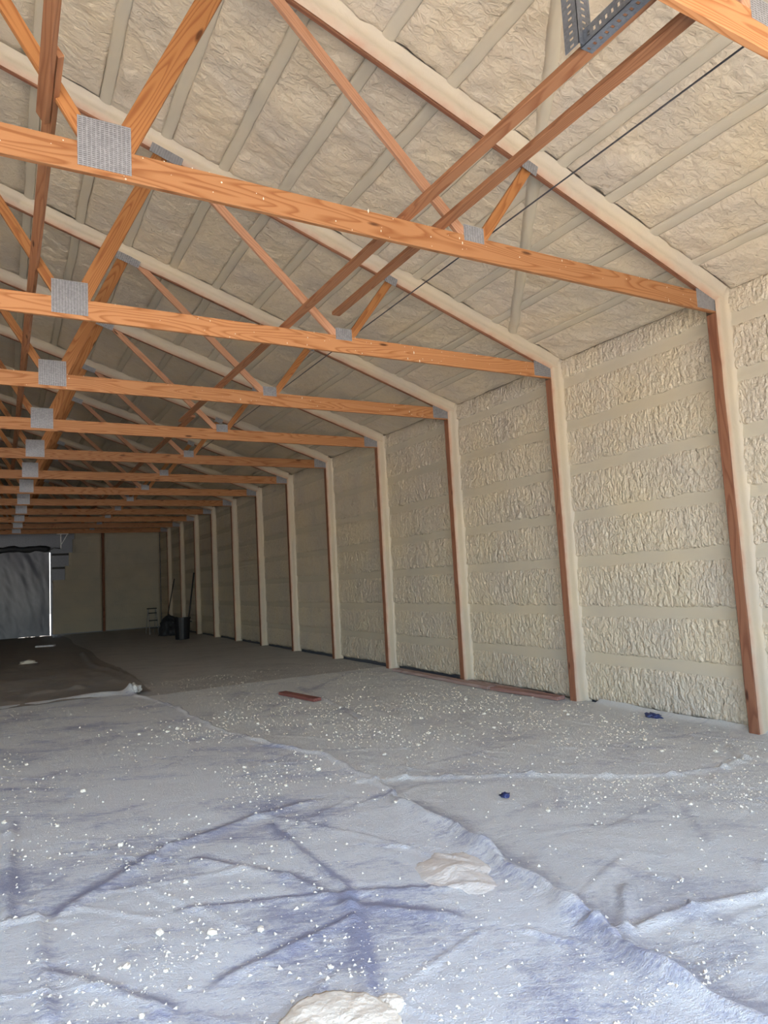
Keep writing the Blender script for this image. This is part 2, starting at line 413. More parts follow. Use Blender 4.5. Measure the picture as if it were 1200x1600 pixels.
def xsA(y):
    e = edgeA(y); return np.where(ga < 1, ga, 1 + (ga - 1) * (e - 1) / 1.45)
ysA = np.concatenate([np.linspace(YF + .02, 2.2, 30)[:-1], spaced(2.2, 12.7, .017, .05)])
yend = lambda x: 12.75 - .5 * np.clip((x) / 1.7, 0, 1) 
def xs_dummy(y): return xsA(y)
def lipA(X, Y):
    e = np.array([edgeA(v) for v in Y[:, 0]])[:, None]
    d = e - X
    l = .022 * np.exp(-((d - .03) / .035) ** 2) * (.4 + vn(Y * 2.3, X * 0, 31))
    d2 = 12.7 - Y
    l = l + .07 * np.exp(-((d2 - .12) / .12) ** 2) * vn(X * 1.4, X * 0, 12)
    l = l + .13 * np.exp(-((X - 1.93) / .10) ** 2 - ((Y - 12.45) / .18) ** 2)
    return l
shA = sheet('plastic_sheet', xsA, ysA, .012, M['film_blue'], 'bluish dusty plastic sheeting covering the near left floor', lipA)
gb = np.concatenate([np.linspace(1.7, 2.3, 10)[:-1], np.linspace(2.3, 6.2, 170)[:-1], np.linspace(6.2, 6.56, 18)])
ysB = np.concatenate([np.linspace(YF + .02, 1.4, 20)[:-1], spaced(1.4, 11.9, .02, .055)])
def lipB(X, Y):
    return .05 * np.clip((X - 6.44) / .12, 0, 1) ** 2 * (.6 + .6 * vn(Y * 3, X * 0, 8)) * (Y < 6.4)
shB = sheet('plastic_sheet', lambda y: gb, ysB, 0.0, M['film_grey'], 'grey dusty plastic sheeting along the right wall, strewn with foam crumbs', lipB)
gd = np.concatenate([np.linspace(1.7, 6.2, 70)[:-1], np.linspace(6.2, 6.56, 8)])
shD = sheet('plastic_sheet', lambda y: gd, np.concatenate([spaced(11.6, 16, .06, .08)[:-1], spaced(16, YB - .12, .08, .3)]), -.004, M['film_dimmed'],
            'dusty plastic sheeting toned darker for the dim far right floor in front of the bin')
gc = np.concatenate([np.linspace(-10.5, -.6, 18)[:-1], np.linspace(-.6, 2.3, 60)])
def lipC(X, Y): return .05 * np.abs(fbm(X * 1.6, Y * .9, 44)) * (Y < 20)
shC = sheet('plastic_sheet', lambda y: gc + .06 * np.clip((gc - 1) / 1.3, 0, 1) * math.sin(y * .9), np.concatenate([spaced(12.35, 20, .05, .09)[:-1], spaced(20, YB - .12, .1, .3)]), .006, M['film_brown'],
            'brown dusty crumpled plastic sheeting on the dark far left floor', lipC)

# ------------------------------------------------------------------ right wall
bm = bmesh.new(); bm_box(bm, (XW - .02, YF, -.05), (XW + .04, YB + .1, 4.62))
wall_r = struct(bm_obj('wall_right', bm, M['sheetmetal']))
GIRT = [.57, 1.165, 1.80, 2.40, 3.01, 3.60, 4.19]
BW = .052
PW = .105                        # post width along the wall
FX = 6.615                       # foam surface behind the swelling
def wall_panel(y0, y1, z0, z1, dy, dz, seed, fine, b=0):
    ny = max(4, int((y1 - y0) / dy)); nz = max(4, int((z1 - z0) / dz))
    yy = np.linspace(y0, y1, ny); zz = np.linspace(z0, z1, nz)
    Y, Z = np.meshgrid(yy, zz, indexing='ij')
    lo = z0 + .022 * fbm(Y * 5, Y * 0 + seed, 3); hi = z1 + .010 * fbm(Y * 4, Y * 0 + seed, 7)
    f = (Z - z0) / (z1 - z0); Zr = lo + (hi - lo) * f
    e = np.minimum(Zr - lo, (hi - Zr) * .45); ey = np.minimum(Y - y0, y1 - Y)
    t = .018 * (1 - np.exp(-e / .012))
    t = t + .012 * fbm(Y * 3.5, Zr * 3.5, 55) * np.clip(e / .05, 0, 1)
    drip = np.exp(-((Zr - lo - .03) / .022) ** 2) * np.clip(fbm(Y * 9, Y * 0 + 3.1 * seed, 11, 2) * 1.5, 0, 1)
    t = t + .024 * drip
    if fine:
        amp = np.clip(.35 + 1.3 * vn(Y * 1.7, Zr * 3.0, seed + 50), 0, 1.4)
        wob = .022 * fbm(Y * 6, Zr * 7, seed + 5)
        t = t + (.0062 if b < 2 else .009) * amp * (1 - 2 * np.abs(vn((Y + wob * .7) * 36, Zr * 13, 77) - .5) * 2) + .004 * fbm(Y * 12, Zr * 16, 79, 2) * np.clip(e / .03, 0, 1)
        t = t + .005 * fbm(Y * 42, Zr * 18, 78, 2) * np.clip(e / .03, 0, 1)
    X = FX - t
    # sides fold back to the skin
    V = np.stack([X, Y, Zr], 2)
    V = np.pad(V, ((1, 1), (1, 1), (0, 0)), 'edge')
    V[0, :, 0] = V[-1, :, 0] = V[:, 0, 0] = V[:, -1, 0] = FX + .03
    return mesh_np('foam_panel', V.reshape(-1, 3), grid_faces(ny + 2, nz + 2))
def wall_band(y0, y1, z0, z1, dy, seed):
    ny = max(4, int((y1 - y0) / dy)); nz = 7
    Y, Z = np.meshgrid(np.linspace(y0, y1, ny), np.linspace(z0 - .03, z1 + .03, nz), indexing='ij')
    X = FX - .010 - .006 * fbm(Y * 3, Z * 6, seed) - .004 * np.cos((Z - z0) / (z1 - z0) * math.pi)
    return mesh_np('foam_band', np.stack([X, Y, Z], 2).reshape(-1, 3), grid_faces(ny, nz))
for b in range(-2, 13):
    y0 = TY(b) + PW + .02; y1 = TY(b + 1) - .02
    y1 = min(y1, YB - .1)
    if b == -2: y0 = YF
    if y1 - y0 < .3: continue
    fine = 0 <= b <= 8
    dy, dz = ((.0115, .02) if b in (0, 1) else (.017, .026) if b <= 4 else (.03, .035) if b <= 8 else (.08, .08)) if b >= 0 else (.08, .1)
    lv = [.0] + GIRT + [4.56]
    for k in range(len(lv) - 1):
        z0 = .02 if k == 0 else lv[k] + BW; z1 = lv[k + 1] - BW if k < len(lv) - 2 else 4.52
        if b >= 3 and k == 0: z0 = .05
        link('foam_panel', wall_panel(y0, y1, z0, z1, dy, dz, b * 13 + k * 3 + 2, fine, b), M['foam_wall'], wall_r)
        if 0 < k: link('foam_band', wall_band(y0 - .02, y1 + .02, lv[k] - BW, lv[k] + BW, max(dy, .04), b * 7 + k), M['foam_smooth'], wall_r)

# posts, each with its foam-covered flanks
def coat_mesh(path, n_prof, prof, thin):
    """sweep: path(i) -> origin + function mapping (u,v) to xyz"""
    V = []; T = []
    for s in path:
        for k in range(n_prof):
            V.append(prof(s, k / (n_prof - 1))); T.append(thin(s, k / (n_prof - 1)))
    me = mesh_np('foam_coating', np.array(V), grid_faces(len(path), n_prof))
    a = me.attributes.new('thin', 'FLOAT', 'POINT'); a.data.foreach_set('value', T)
    return me
ORD = ['first', 'second', 'third', 'fourth', 'fifth', 'sixth', 'seventh', 'eighth', 'ninth', 'tenth', 'eleventh', 'twelfth', 'thirteenth', 'fourteenth']
for n in range(0, 13):
    y = TY(n)
    if n == 0: lab = 'wooden wall post just outside the right edge of the picture, beside the camera'
    elif n == 1: lab = 'tall reddish wooden wall post at the right edge of the picture, foam on its flanks'
    elif n == 2: lab = 'reddish wooden wall post standing where the loose skirting planks end, second from the right'
    elif n == 12: lab = 'farthest dark wall post, last before the back corner'
    else: lab = 'wooden wall post with cream foam flanks, %s counting from the right edge' % ORD[n - 1]
    t = thing('wall_post', lab, 'post', (XP + .07, y + PW / 2, 0), 'timber posts along the right wall')
    beam('timber', (XP + .07, y + PW / 2, -.02), (XP + .07, y + PW / 2, ZC - .002), PW, .14, M['post'], t, side=(1, 0, 0), bev=.004)
    st = .05 if n <= 3 else .1 if n < 7 else .25
    zs = np.arange(0, 4.56, st)
    for sgn in (-1, 1):
        ys = y if sgn < 0 else y + PW
        def prof(z, k, sgn=sgn, ys=ys, n=n):
            a = k * math.pi / 2
            wob = .010 * float(fbm(np.array(z * 2.3), np.array(n * 3.3 + sgn), 21)) + .006 * float(fbm(np.array(z * 9.0), np.array(n * 5.1 + sgn), 23))
            edge = .006 * float(vn(np.array(z * 6.0), np.array(n * 1.7 + sgn * 3), 29))
            dx = .004 + edge + k ** .9 * .185
            dyv = .004 + .020 * math.sin(min(1, k * 4) * math.pi / 2) + wob * min(1, k * 3) + .055 * max(0, (k - .55) / .45) ** 2.2
            return (XP + dx, ys + sgn * dyv, z)
        me = coat_mesh(zs, 12, prof, lambda z, k: max(0, 1 - k * 4.5))
        if sgn > 0: me.flip_normals()
        link('foam_coating', me, M['foam_coat'], t)

# ------------------------------------------------------------------ ceiling
SL = .338
def zcl(x): return 6.725 - SL * x if x > XM else 6.725 - SL * (2 * XM - x)
bm = bmesh.new()
for xa, xb in ((XM, XW + .05), (XL - .05, XM)):
    P = [(xa, YF, zcl(xa) + .06), (xb, YF, zcl(xb) + .06), (xb, YB + .1, zcl(xb) + .06), (xa, YB + .1, zcl(xa) + .06)]
    lo = [bm.verts.new(p) for p in P]; hi = [bm.verts.new((p[0], p[1], p[2] + .12)) for p in P]
    bm.faces.new(lo); bm.faces.new(hi[::-1])
    for i in range(4): bm.faces.new((lo[i], hi[i], hi[(i + 1) % 4], lo[(i + 1) % 4]))
ceil = struct(bm_obj('ceiling', bm, M['foam_ceil']))
PUR = [3.18 + .575 * k for k in range(-7, 6)]        # purlin lines
PB = .055
RW = .04
nrm = Vector((-SL, 0, -1)).normalized()              # into the room from the right slope
def ceil_panel(x0, x1, y0, y1, dx, dy, seed, fine):
    nx = max(4, int((x1 - x0) / dx)); ny = max(4, int((y1 - y0) / dy))
    X, Y = np.meshgrid(np.linspace(x0, x1, nx), np.linspace(y0, y1, ny), indexing='ij')
    gap = .012 * vn(X * 3.5, X * 0 + seed, 5)
    Yr = y0 + gap + (Y - y0) * (y1 - y0 - 2 * gap) / (y1 - y0)
    Xr = X + .016 * fbm(Y * 2.2, Y * 0 + seed, 6) * np.cos(np.pi * (X - x0) / (x1 - x0))
    ex = np.minimum(X - x0, x1 - X); ey = np.minimum(Y - y0, y1 - Y)
    t = .020 * (1 - np.exp(-ex / .03)) * (1 - np.exp(-ey / .03))
    t = t + .028 * fbm(Xr * 3.2, Yr * 2.6, 101) * np.clip(ex / .06, 0, 1) + .020 * fbm(Xr * 8, Yr * 6.5, 103) * np.clip(ex / .04, 0, 1)
    if fine:
        wob = .05 * fbm(Xr * 4, Yr * 4, seed + 5)
        t = t + .0035 * (1 - 4 * np.abs(vn((Xr * .5 + wob) * 18, (Yr - wob) * 22, 107) - .5)) * np.clip(ex / .03, 0, 1)
    t = t - .01
    Z = 6.725 - SL * Xr
    V = np.stack([Xr + nrm.x * t, Yr, Z + nrm.z * t], 2)
    V = np.pad(V, ((1, 1), (1, 1), (0, 0)), 'edge')
    for sl_ in ((0, slice(None)), (-1, slice(None)), (slice(None), 0), (slice(None), -1)):
        q = V[sl_]; q[:, 2] = 6.725 - SL * q[:, 0] + .05
    return mesh_np('foam_panel', V.reshape(-1, 3), grid_faces(nx + 2, ny + 2, True))
def ceil_band(xc, y0, y1, dy, seed):
    ny = max(4, int((y1 - y0) / dy)); nx = 9
    X, Y = np.meshgrid(np.linspace(xc - PB + .004, xc + PB - .004, nx), np.linspace(y0, y1, ny), indexing='ij')
    u = (X - xc) / PB
    X = X + .012 * fbm(Y * 2, Y * 0 + seed, 4)
    t = .009 * (1 - np.abs(u) ** 3) + .006 * fbm(X * 6, Y * 3, seed) - .004 + .006 * fbm(X * 1.5, Y * 1.5, 77)
    V = np.stack([X + nrm.x * t, Y, 6.725 - SL * X + nrm.z * t], 2)
    V = np.pad(V, ((1, 1), (0, 0), (0, 0)), 'edge')
    V[0, :, 2] += .05; V[-1, :, 2] += .05
    return mesh_np('foam_band', V.reshape(-1, 3), grid_faces(nx + 2, ny, True))
CW = .075                                            # reach of the coating beyond each rafter side
for b in range(-2, 13):
    y0 = TY(b) + RW + CW; y1 = TY(b + 1) - CW
    if b == -2: y0 = YF
    y1 = min(y1, YB - .05)
    if y1 - y0 < .3: continue
    d = (.024, .024) if b in (0, 1) else (.034, .034) if 2 <= b <= 4 else (.08, .1)
    for k in range(len(PUR)):
        xa = PUR[k] + PB - .009; xb = PUR[k + 1] - PB + .006 if k < len(PUR) - 1 else 6.60
        fine = 0 <= b <= 4 and xa > -.2
        dd = d if xa > -.2 else (.1, .1)
        link('foam_panel', ceil_panel(xa, xb, y0, y1, dd[0], dd[1], b * 17 + k, fine), M['foam_ceil'], ceil)
        link('foam_band', ceil_band(PUR[k], y0 - .03, y1 + .03, .04 if fine else .12, b * 5 + k), M['foam_smooth'], ceil)
# diagonal strap under the roof, buried in foam
for b, (ya, yb) in enumerate(((1.95, TY(1) - .09), (TY(1) + .13, TY(2) - .10))):
    ys = np.linspace(ya, yb, 60); rows = []
    for yv in ys:
        xc = 3.35 + .69 * (yv - 3.09) + .03 * float(fbm(np.array(yv * 1.7), np.array(b + .5), 61))
        for k in range(8):
            u = k / 7 * 2 - 1; t = .055 * (1 - abs(u) ** 3.0) - .02 + .01 * float(fbm(np.array(yv * 5.0), np.array(u * 2.0), 63))
            x = xc + u * .065
            rows.append((x + nrm.x * t, yv - u * .03, 6.725 - SL * x + nrm.z * t))
    link('foam_ridge', mesh_np('foam_ridge', np.array(rows), grid_faces(60, 8)), M['foam_smooth'], ceil)

# ------------------------------------------------------------------ roof trusses
def zr(x): return 4.48 + SL * (6.14 - x)             # underside of the right top chord
TD = .184 / math.cos(math.atan(SL))
ZP = zr(XM)
J1 = (3.37, 4.36); J2 = (.56, 4.36); T1 = (4.03, zr(4.03)); T2 = (1.45, zr(1.45)); T3 = (-1.04, zr(-1.04)); J3 = (XM, 4.36)
def plate(name, x0, z0, x1, z1, y, parent, rot=0.0):
    c = ((x0 + x1) / 2, y, (z0 + z1) / 2)
    mw = Matrix.Translation(c) @ Matrix.Rotation(rot, 4, 'Y') @ Matrix.Rotation(math.pi / 2, 4, 'X')
    return link(name, box_mesh(x1 - x0, z1 - z0, .0025, M['plate'], 0), M['plate'], parent, mw)
NEAR = {0: 'roof truss almost overhead, its chord cutting the top right corner',
        1: 'nearest full roof truss, its orange bottom chord crossing the upper picture',
        2: 'second full roof truss back, bottom chord meeting the post with planks at its foot'}
slope = math.atan(SL)
for n in range(0, 13):
    y = TY(n) + .006; yc = y + .019
    lab = NEAR.get(n) or ('farthest roof truss, dark, right before the back wall' if n == 12 else 'pine roof truss with steel plates, %s counting from the camera' % ORD[n - 1])
    t = thing('roof_truss', lab, 'truss', (XM, yc, ZC), 'roof trusses')
    k = 'n%d' % n if n < 5 else None
    chord = beam('bottom_chord', (XL + .25, yc, ZC + .095), (6.455, yc, ZC + .095), .19, .038, M['pine'], t)
    if 1 <= n <= 3:                                   # flecks of overspray stuck to the chord
        cr = np.random.RandomState(n); V = []; F = []
        for q in range(70):
            x = 6.1 - 6.2 * cr.rand() ** 1.4; z = ZC + .008 + .175 * cr.rand() if cr.rand() < .7 else ZC + .19
            r_ = .0025 + .005 * cr.rand() ** 2; e_ = 1 + 2 * (cr.rand() < .2); i0 = len(V)
            V += [(x - r_, y, z), (x, y, z + r_ * e_), (x + r_, y, z), (x, y, z - r_ * e_), (x, y - r_ * .7, z)]
            F += [(i0, i0 + 4, i0 + 1), (i0 + 1, i0 + 4, i0 + 2), (i0 + 2, i0 + 4, i0 + 3), (i0 + 3, i0 + 4, i0)]
        so_ = link('foam_flecks', mesh_np('foam_flecks', V, F, False), M['foam_raw'], chord)
        so_.matrix_basis = (Matrix.Translation(t.location) @ chord.matrix_basis).inverted(); so_['kind'] = 'stuff'
    for sg in (1, -1):
        f = (lambda x: x) if sg > 0 else (lambda x: 2 * XM - x)
        mid = TD / 2
        beam('top_chord', (f(6.50), yc, zr(6.50) + mid), (XM, yc, ZP + mid), .184, .038, M['post'], t)
        def web(a, b, w, m):
            beam('web', (f(a[0]), yc + (.0 if w < .1 else .0), a[1]), (f(b[0]), yc, b[1]), w, .0375, m, t)
        web((3.46, 4.455), (4.04, T1[1] + .04), .089, M['pine_web'])
        web((3.27, 4.455), (1.56, T2[1] + .02), .089, M['pine_pink'])
        web((.66, 4.455), (1.42, T2[1] + .03), .14, M['pine_web'])
        web((.48, 4.455), (-1.04, T3[1] + .03), .089, M['pine_web'])
        web((-2.60, 4.455), (-1.12, T3[1] + .03), .089, M['pine_web'])
        if sg > 0:
            yp = y - .0015
            plate('gusset_plate', 3.27, 4.40, 3.47, 4.535, yp, t)
            plate('gusset_plate', .405, 4.295, .715, 4.615, yp, t)
            plate('gusset_plate', 6.16, 4.275, 6.46, 4.475, yp, t)
            plate('gusset_plate', 3.93, T1[1] - .045, 4.09, T1[1] + .055, y - .034, t, slope)
            plate('gusset_plate', 1.30, T2[1] - .045, 1.62, T2[1] + .06, y - .034, t, slope)
            plate('gusset_plate', -1.2, T3[1] - .02, -.9, T3[1] + .1, y - .03, t, slope)
            # foam over the flanks of the top chord, its underside left bare
            xs = np.arange(-1.2, 6.56, .05 if n <= 4 else .16)
            for sgn in (-1, 1):
                ys = y if sgn < 0 else y + .038
                def prof(x, q, sgn=sgn, ys=ys, n=n):
                    wob = .012 * float(fbm(np.array(x * 2.1), np.array(n * 2.3 + sgn), 41)) + .005 * float(fbm(np.array(x * 8.0), np.array(n * 4.1 + sgn), 43))
                    hgt = .006 + .012 * float(vn(np.array(x * 2.5), np.array(n * 3.7 + sgn), 47)) + q * .165
                    if x > 6.16: hgt = max(hgt, .01) 
                    dyv = .006 + .034 * math.sin(min(1, q * 2.2) * math.pi / 2) + wob * min(1, q * 3) + .05 * max(0, (q - .5) / .5) ** 2
                    return (x, ys + sgn * dyv, zr(x) + hgt)
                me = coat_mesh(xs, 11, prof, lambda x, q: max(0, 1 - q * 2.4))
                if sgn < 0: me.flip_normals()
                link('foam_coating', me, M['foam_coat'], t)

# continuous bracing
ZB = ZC + .19 + .020
b1 = beam('bracing_board', (3.05, -.4, ZB), (3.035, 6.17, ZB), .089, .038, M['brace'], None, (0, 0, 1))
tag(b1, 'long brown board lying on the chords, right of two, ending in mid-air', 'board')
b2 = beam('bracing_board', (2.78, .3, ZB), (2.60, TY(4) - .3, ZB), .089, .038, M['brace'], None, (0, 0, 1))
tag(b2, 'long brown board on the chords, left of two, carrying the perforated steel bracket', 'board')
b3 = beam('bracing_board', (2.69, TY(4) - .7, ZB), (2.6, TY(9), ZB), .089, .038, M['brace'], None, (0, 0, 1))
tag(b3, 'far dim board lying along the deeper bottom chords', 'board')
a = beam('web_brace', (.225, 1.2, 4.70), (.232, TY(1) + .25, 4.70), .089, .038, M['brace'], None, (.83, 0, .55))
tag(a, 'upright-looking brown brace nailed to the webs at the upper left, nearest length', 'brace')
a = beam('web_brace', (.272, TY(1) - .35, 4.725), (.245, TY(7), 4.70), .089, .038, M['brace'], None, (.83, 0, .55))
tag(a, 'long brown brace running back along the webs at left, lapped onto the nearer brace', 'brace')
cb = link('cable', tube_mesh([(3.6, -.3, 4.56), (3.6, 2.0, 4.545), (3.6, 4.4, 4.55), (3.59, 6.7, 4.548), (3.6, 9.1, 4.55), (3.6, 16, 4.55)], .006, 6), M['wire'])
tag(cb, 'thin dark cable stretched lengthwise just above the bottom chords', 'cable')

# perforated steel hanger on the left bracing board
def perforated(l, w, flip=1):
    """angle iron along +X: two flanges with rows of punched holes"""
    bm = bmesh.new(); n = int(l / .038); st = l / n
    for fl in (0, 1):
        for i in range(n):
            for (a0, a1, b0, b1) in ((0, st, 0, .36), (0, st, .64, 1), (0, .30 * st, .36, .64), (.70 * st, st, .36, .64)):
                if fl == 0: bm_box(bm, (i * st + a0, b0 * w, 0), (i * st + a1, b1 * w, .003))
                else: bm_box(bm, (i * st + a0, 0, b0 * w * flip), (i * st + a1, .003, b1 * w * flip))
    return bm
br = thing('steel_bracket', 'grey perforated angle-steel bracket fixed to the left bracing board at top', 'bracket', (2.74, 2.3, ZB))
bm_obj('angle_iron', perforated(.48, .085), M['galv'], br, mw=Matrix.Translation((2.675, 2.36, ZB - .0235)) @ Matrix(((0, 1, 0, 0), (-1, 0, 0, 0), (0, 0, 1, 0), (0, 0, 0, 1))))
bm_obj('angle_iron', perforated(.95, .10), M['galv'], br, mw=Matrix.Translation((2.640, 2.335, ZB - .02)) @ Matrix(((0, 1, 0, 0), (0, 0, 1, 0), (1, 0, 0, 0), (0, 0, 0, 1))))
for (dy_, dz_) in ((.03, .06), (.03, .11), (.03, .02)):
    bm = bmesh.new(); bmesh.ops.create_cone(bm, cap_ends=True, segments=6, radius1=.011, radius2=.011, depth=.02)
    bm_obj('bolt', bm, M['plate'], br, mw=Matrix.Translation((2.69 + dz_ * .3, 2.295 + dy_, ZB - .02 + dz_)) @ Matrix.Rotation(math.pi / 2, 4, 'X'))

# ------------------------------------------------------------------ back wall
wb = bmesh.new()
def bw(x0, x1, z0, z1): bm_box(wb, (x0, YB + .05, z0), (x1, YB + .10, z1))
bw(1.917, XW, -.05, 4.6); bw(XL, -2.6, -.05, 4.6); bw(-2.6, 1.917, 3.62, 4.6)
wall_b = struct(bm_obj('wall_back', wb, M['sheetmetal']))
bm = bmesh.new()
vs = [bm.verts.new(p) for p in ((XL, YB + .06, 4.55), (XW, YB + .06, 4.55), (XW, YB + .06, zcl(XW) + .08), (XM, YB + .06, zcl(XM) + .08), (XL, YB + .06, zcl(XL) + .08))]
f = bm.faces.new(vs); e = bmesh.ops.extrude_face_region(bm, geom=[f]); bmesh.ops.translate(bm, vec=(0, .04, 0), verts=[v for v in e['geom'] if isinstance(v, bmesh.types.BMVert)])
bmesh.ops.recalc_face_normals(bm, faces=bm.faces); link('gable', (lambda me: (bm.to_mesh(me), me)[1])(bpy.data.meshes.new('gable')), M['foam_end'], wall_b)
lv = [0] + GIRT + [4.56]
left = [1.99, 1.99, 1.99, 2.0, 2.50, 2.66, 2.82, 2.90]
for k in range(8):
    z0 = .04 if k == 0 else lv[k] + .001; z1 = lv[k + 1] - .001
    for x0, x1 in ((left[k], 4.02), (4.14, 6.58)):
        nx = int((x1 - x0) / .1); nz = 7
        X, Z = np.meshgrid(np.linspace(x0, x1, nx), np.linspace(z0, z1, nz), indexing='ij')
        tt = .10 + .008 * (1 - (2 * (Z - z0) / (z1 - z0) - 1) ** 4) + .03 * fbm(X * 2.5, Z * 2.5, 3)
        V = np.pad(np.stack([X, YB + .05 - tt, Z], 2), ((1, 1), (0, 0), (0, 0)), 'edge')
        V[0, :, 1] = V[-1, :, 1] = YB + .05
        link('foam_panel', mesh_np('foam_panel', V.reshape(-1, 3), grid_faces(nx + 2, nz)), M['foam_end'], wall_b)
for z, x1 in ((3.53, 2.70), (2.93, 2.62), (2.34, 2.5)):
    beam('girt', (1.98, YB + .01, z), (x1, YB + .01, z), .09, .07, M['black_iron'], wall_b, (0, 1, 0))
for i in range(24):
    x = 1.4 + i * .0635 - .7 * 0
    if x < 2.9: 
        zlo = 3.66 if x < 1.96 else 2.36
        bm = bmesh.new(); bm_box(bm, (x, YB + .03, zlo), (x + .018, YB + .05, 4.5)); bm_obj('rib', bm, M['sheetmetal'], wall_b)
for i in range(36):
    x = -2.5 + i * .11
    if x < 1.35:
        bm = bmesh.new(); bm_box(bm, (x, YB + .03, 3.66), (x + .018, YB + .05, 4.5)); bm_obj('rib', bm, M['sheetmetal'], wall_b)
t = thing('wall_post', 'dark wooden post in the middle of the foamed back wall', 'post', (4.08, YB - .07, 0))
beam('timber', (4.08, YB - .07, -.02), (4.08, YB - .07, 4.5), .10, .14, M['post'], t, side=(0, 1, 0))
# closed overhead door behind the hanging film: a thin daylight gap is left at its right edge
d = bmesh.new()
for i in range(6): bm_box(d, (-2.58, YB + .06, .02 + i * .6), (1.86, YB + .10, .60 + i * .6))
struct(bm_obj('door_1', d, M['sheetmetal']))
nx, nz = 90, 70
X, Z = np.meshgrid(np.linspace(-2.6, 1.88, nx), np.linspace(.01, 3.70, nz), indexing='ij')
Yc = YB - .06 - .03 * fbm(X * 2.2 + Z * .5, Z * .5, 3) - .014 * np.abs(fbm((X + Z * .6) * 4, Z * 1.2, 5))
o = link('plastic_curtain', mesh_np('plastic_curtain', np.stack([X, Yc, Z], 2).reshape(-1, 3), grid_faces(nx, nz)), M['curtain'])
tag(o, 'milky grey plastic film hanging over the closed back door', 'curtain')
pts = [(-2.7 + i * .2, YB - .20, 3.78 + .03 * math.sin(i * 1.3)) for i in range(24)]
o = link('plastic_roll', tube_mesh(pts, [.13 + .025 * math.sin(i * 2.1) for i in range(24)], 10), M['tarp'])
tag(o, 'dark rolled-up film hung along the head of the back door', 'roll')
t = thing('track_hanger', 'small pale triangular bracket hanging from the last truss above the back door', 'bracket', (2.25, TY(12) + .02, ZC))
yh = TY(12) + .02
beam('rail', (2.02, yh, ZC - .02), (2.46, yh, ZC - .02), .035, .035, M['white'], t)
beam('strut', (2.17, yh, ZC - .02), (2.17, yh, ZC - .62), .045, .03, M['white'], t)
beam('strut', (2.42, yh, ZC - .03), (2.19, yh, ZC - .45), .03, .02, M['white'], t)
o = link('strap', tube_mesh([(2.16, yh + .02, ZC - .62), (2.0, YB - 1.2, 3.75), (1.86, YB - .25, 3.70)], .02, 6), M['tarp'])
tag(o, 'dark strap slanting from the pale bracket down to the rolled film', 'strap')

# ------------------------------------------------------------------ left and front walls (outside the picture)
bm = bmesh.new(); bm_box(bm, (XL - .04, YF, -.05), (XL + .12, YB + .1, 4.62)); struct(bm_obj('wall_left', bm, M['foam_end']))
bm = bmesh.new()
for x0, x1, z0, z1 in ((XL, DX0, -.05, 4.6), (DX1, XW, -.05, 4.6), (DX0, DX1, DZ, 4.6)): bm_box(bm, (x0, YF - .12, z0), (x1, YF, z1))
vs = [bm.verts.new(p) for p in ((XL, YF - .12, 4.55), (XW, YF - .12, 4.55), (XW, YF - .12, zcl(XW) + .08), (XM, YF - .12, zcl(XM) + .08), (XL, YF - .12, zcl(XL) + .08))]
f = bm.faces.new(vs); e = bmesh.ops.extrude_face_region(bm, geom=[f]); bmesh.ops.translate(bm, vec=(0, .12, 0), verts=[v for v in e['geom'] if isinstance(v, bmesh.types.BMVert)])
bmesh.ops.recalc_face_normals(bm, faces=bm.faces); struct(bm_obj('wall_front', bm, M['foam_end']))

# ------------------------------------------------------------------ loose things on the floor
def fz(x, y, z0=0.0): return float(floor_h(np.array([float(x)]), np.array([float(y)]))[0]) + z0
def plank(p0, p1, w, t, top, lab, tilt=0):
    a = Vector((*p0, 0)); b = Vector((*p1, 0)); za = max(fz(*p0), fz(*p1), fz((p0[0] + p1[0]) / 2, (p0[1] + p1[1]) / 2)) + .006
    a.z = b.z = za + t / 2
    o = beam('plank', a, b, w, t, top, None, (tilt, 0, 1), .004); return tag(o, lab, 'plank')
plank((6.33, 11.1), (6.27, 8.20), .15, .045, M['dustboard'], 'long dusty plank on the floor along the wall, spanning the third post')
plank((6.27, 8.14), (6.36, 6.86), .15, .045, M['midboard'], 'dull reddish plank on the floor against the foot of the second post')
plank((6.47, 9.0), (6.46, 7.3), .07, .03, M['dustboard'], 'narrow pale batten lying behind the reddish plank by the wall')
plank((3.80, 10.25), (3.96, 9.25), .13, .045, M['redboard'], 'short reddish board lying alone on the open floor')

def lump(name, c, s, seed, m, lab, cat, sub=3, flat=.25, group=None, amp=.5, freq=1.8, parent=None):
    bm = bmesh.new(); bmesh.ops.create_icosphere(bm, subdivisions=sub, radius=1.0)
    from mathutils import noise
    for v in bm.verts:
        p = v.co.copy(); q = 1 + amp * noise.noise(p * freq + Vector((seed * 3.1, seed, 0))) + amp * .5 * noise.noise(p * freq * 2.7 + Vector((seed, 0, seed * 2)))
        v.co = Vector((p.x * s[0] * q, p.y * s[1] * q, max(p.z * q, -flat) * s[2]))
    o = bm_obj(name, bm, m, parent, smooth=sub > 2); o.location = c
    if lab: tag(o, lab, cat, group)
    return o
lump('glove', (6.38, 5.43, fz(6.38, 5.43) + .012), (.055, .085, .03), 3, M['blue'], 'crumpled dark blue glove on the floor at the foot of the foamed wall', 'glove', 4, .4, amp=.8, freq=2.4)
lump('film_scrap', (3.37, 4.33, fz(3.37, 4.33) + .008), (.03, .04, .022), 5, M['blue'], 'small dark blue scrap on the sheeting in the middle of the floor', 'scrap', 3, .4, amp=.8, freq=2.4)
nr, na = 24, 64; V = []
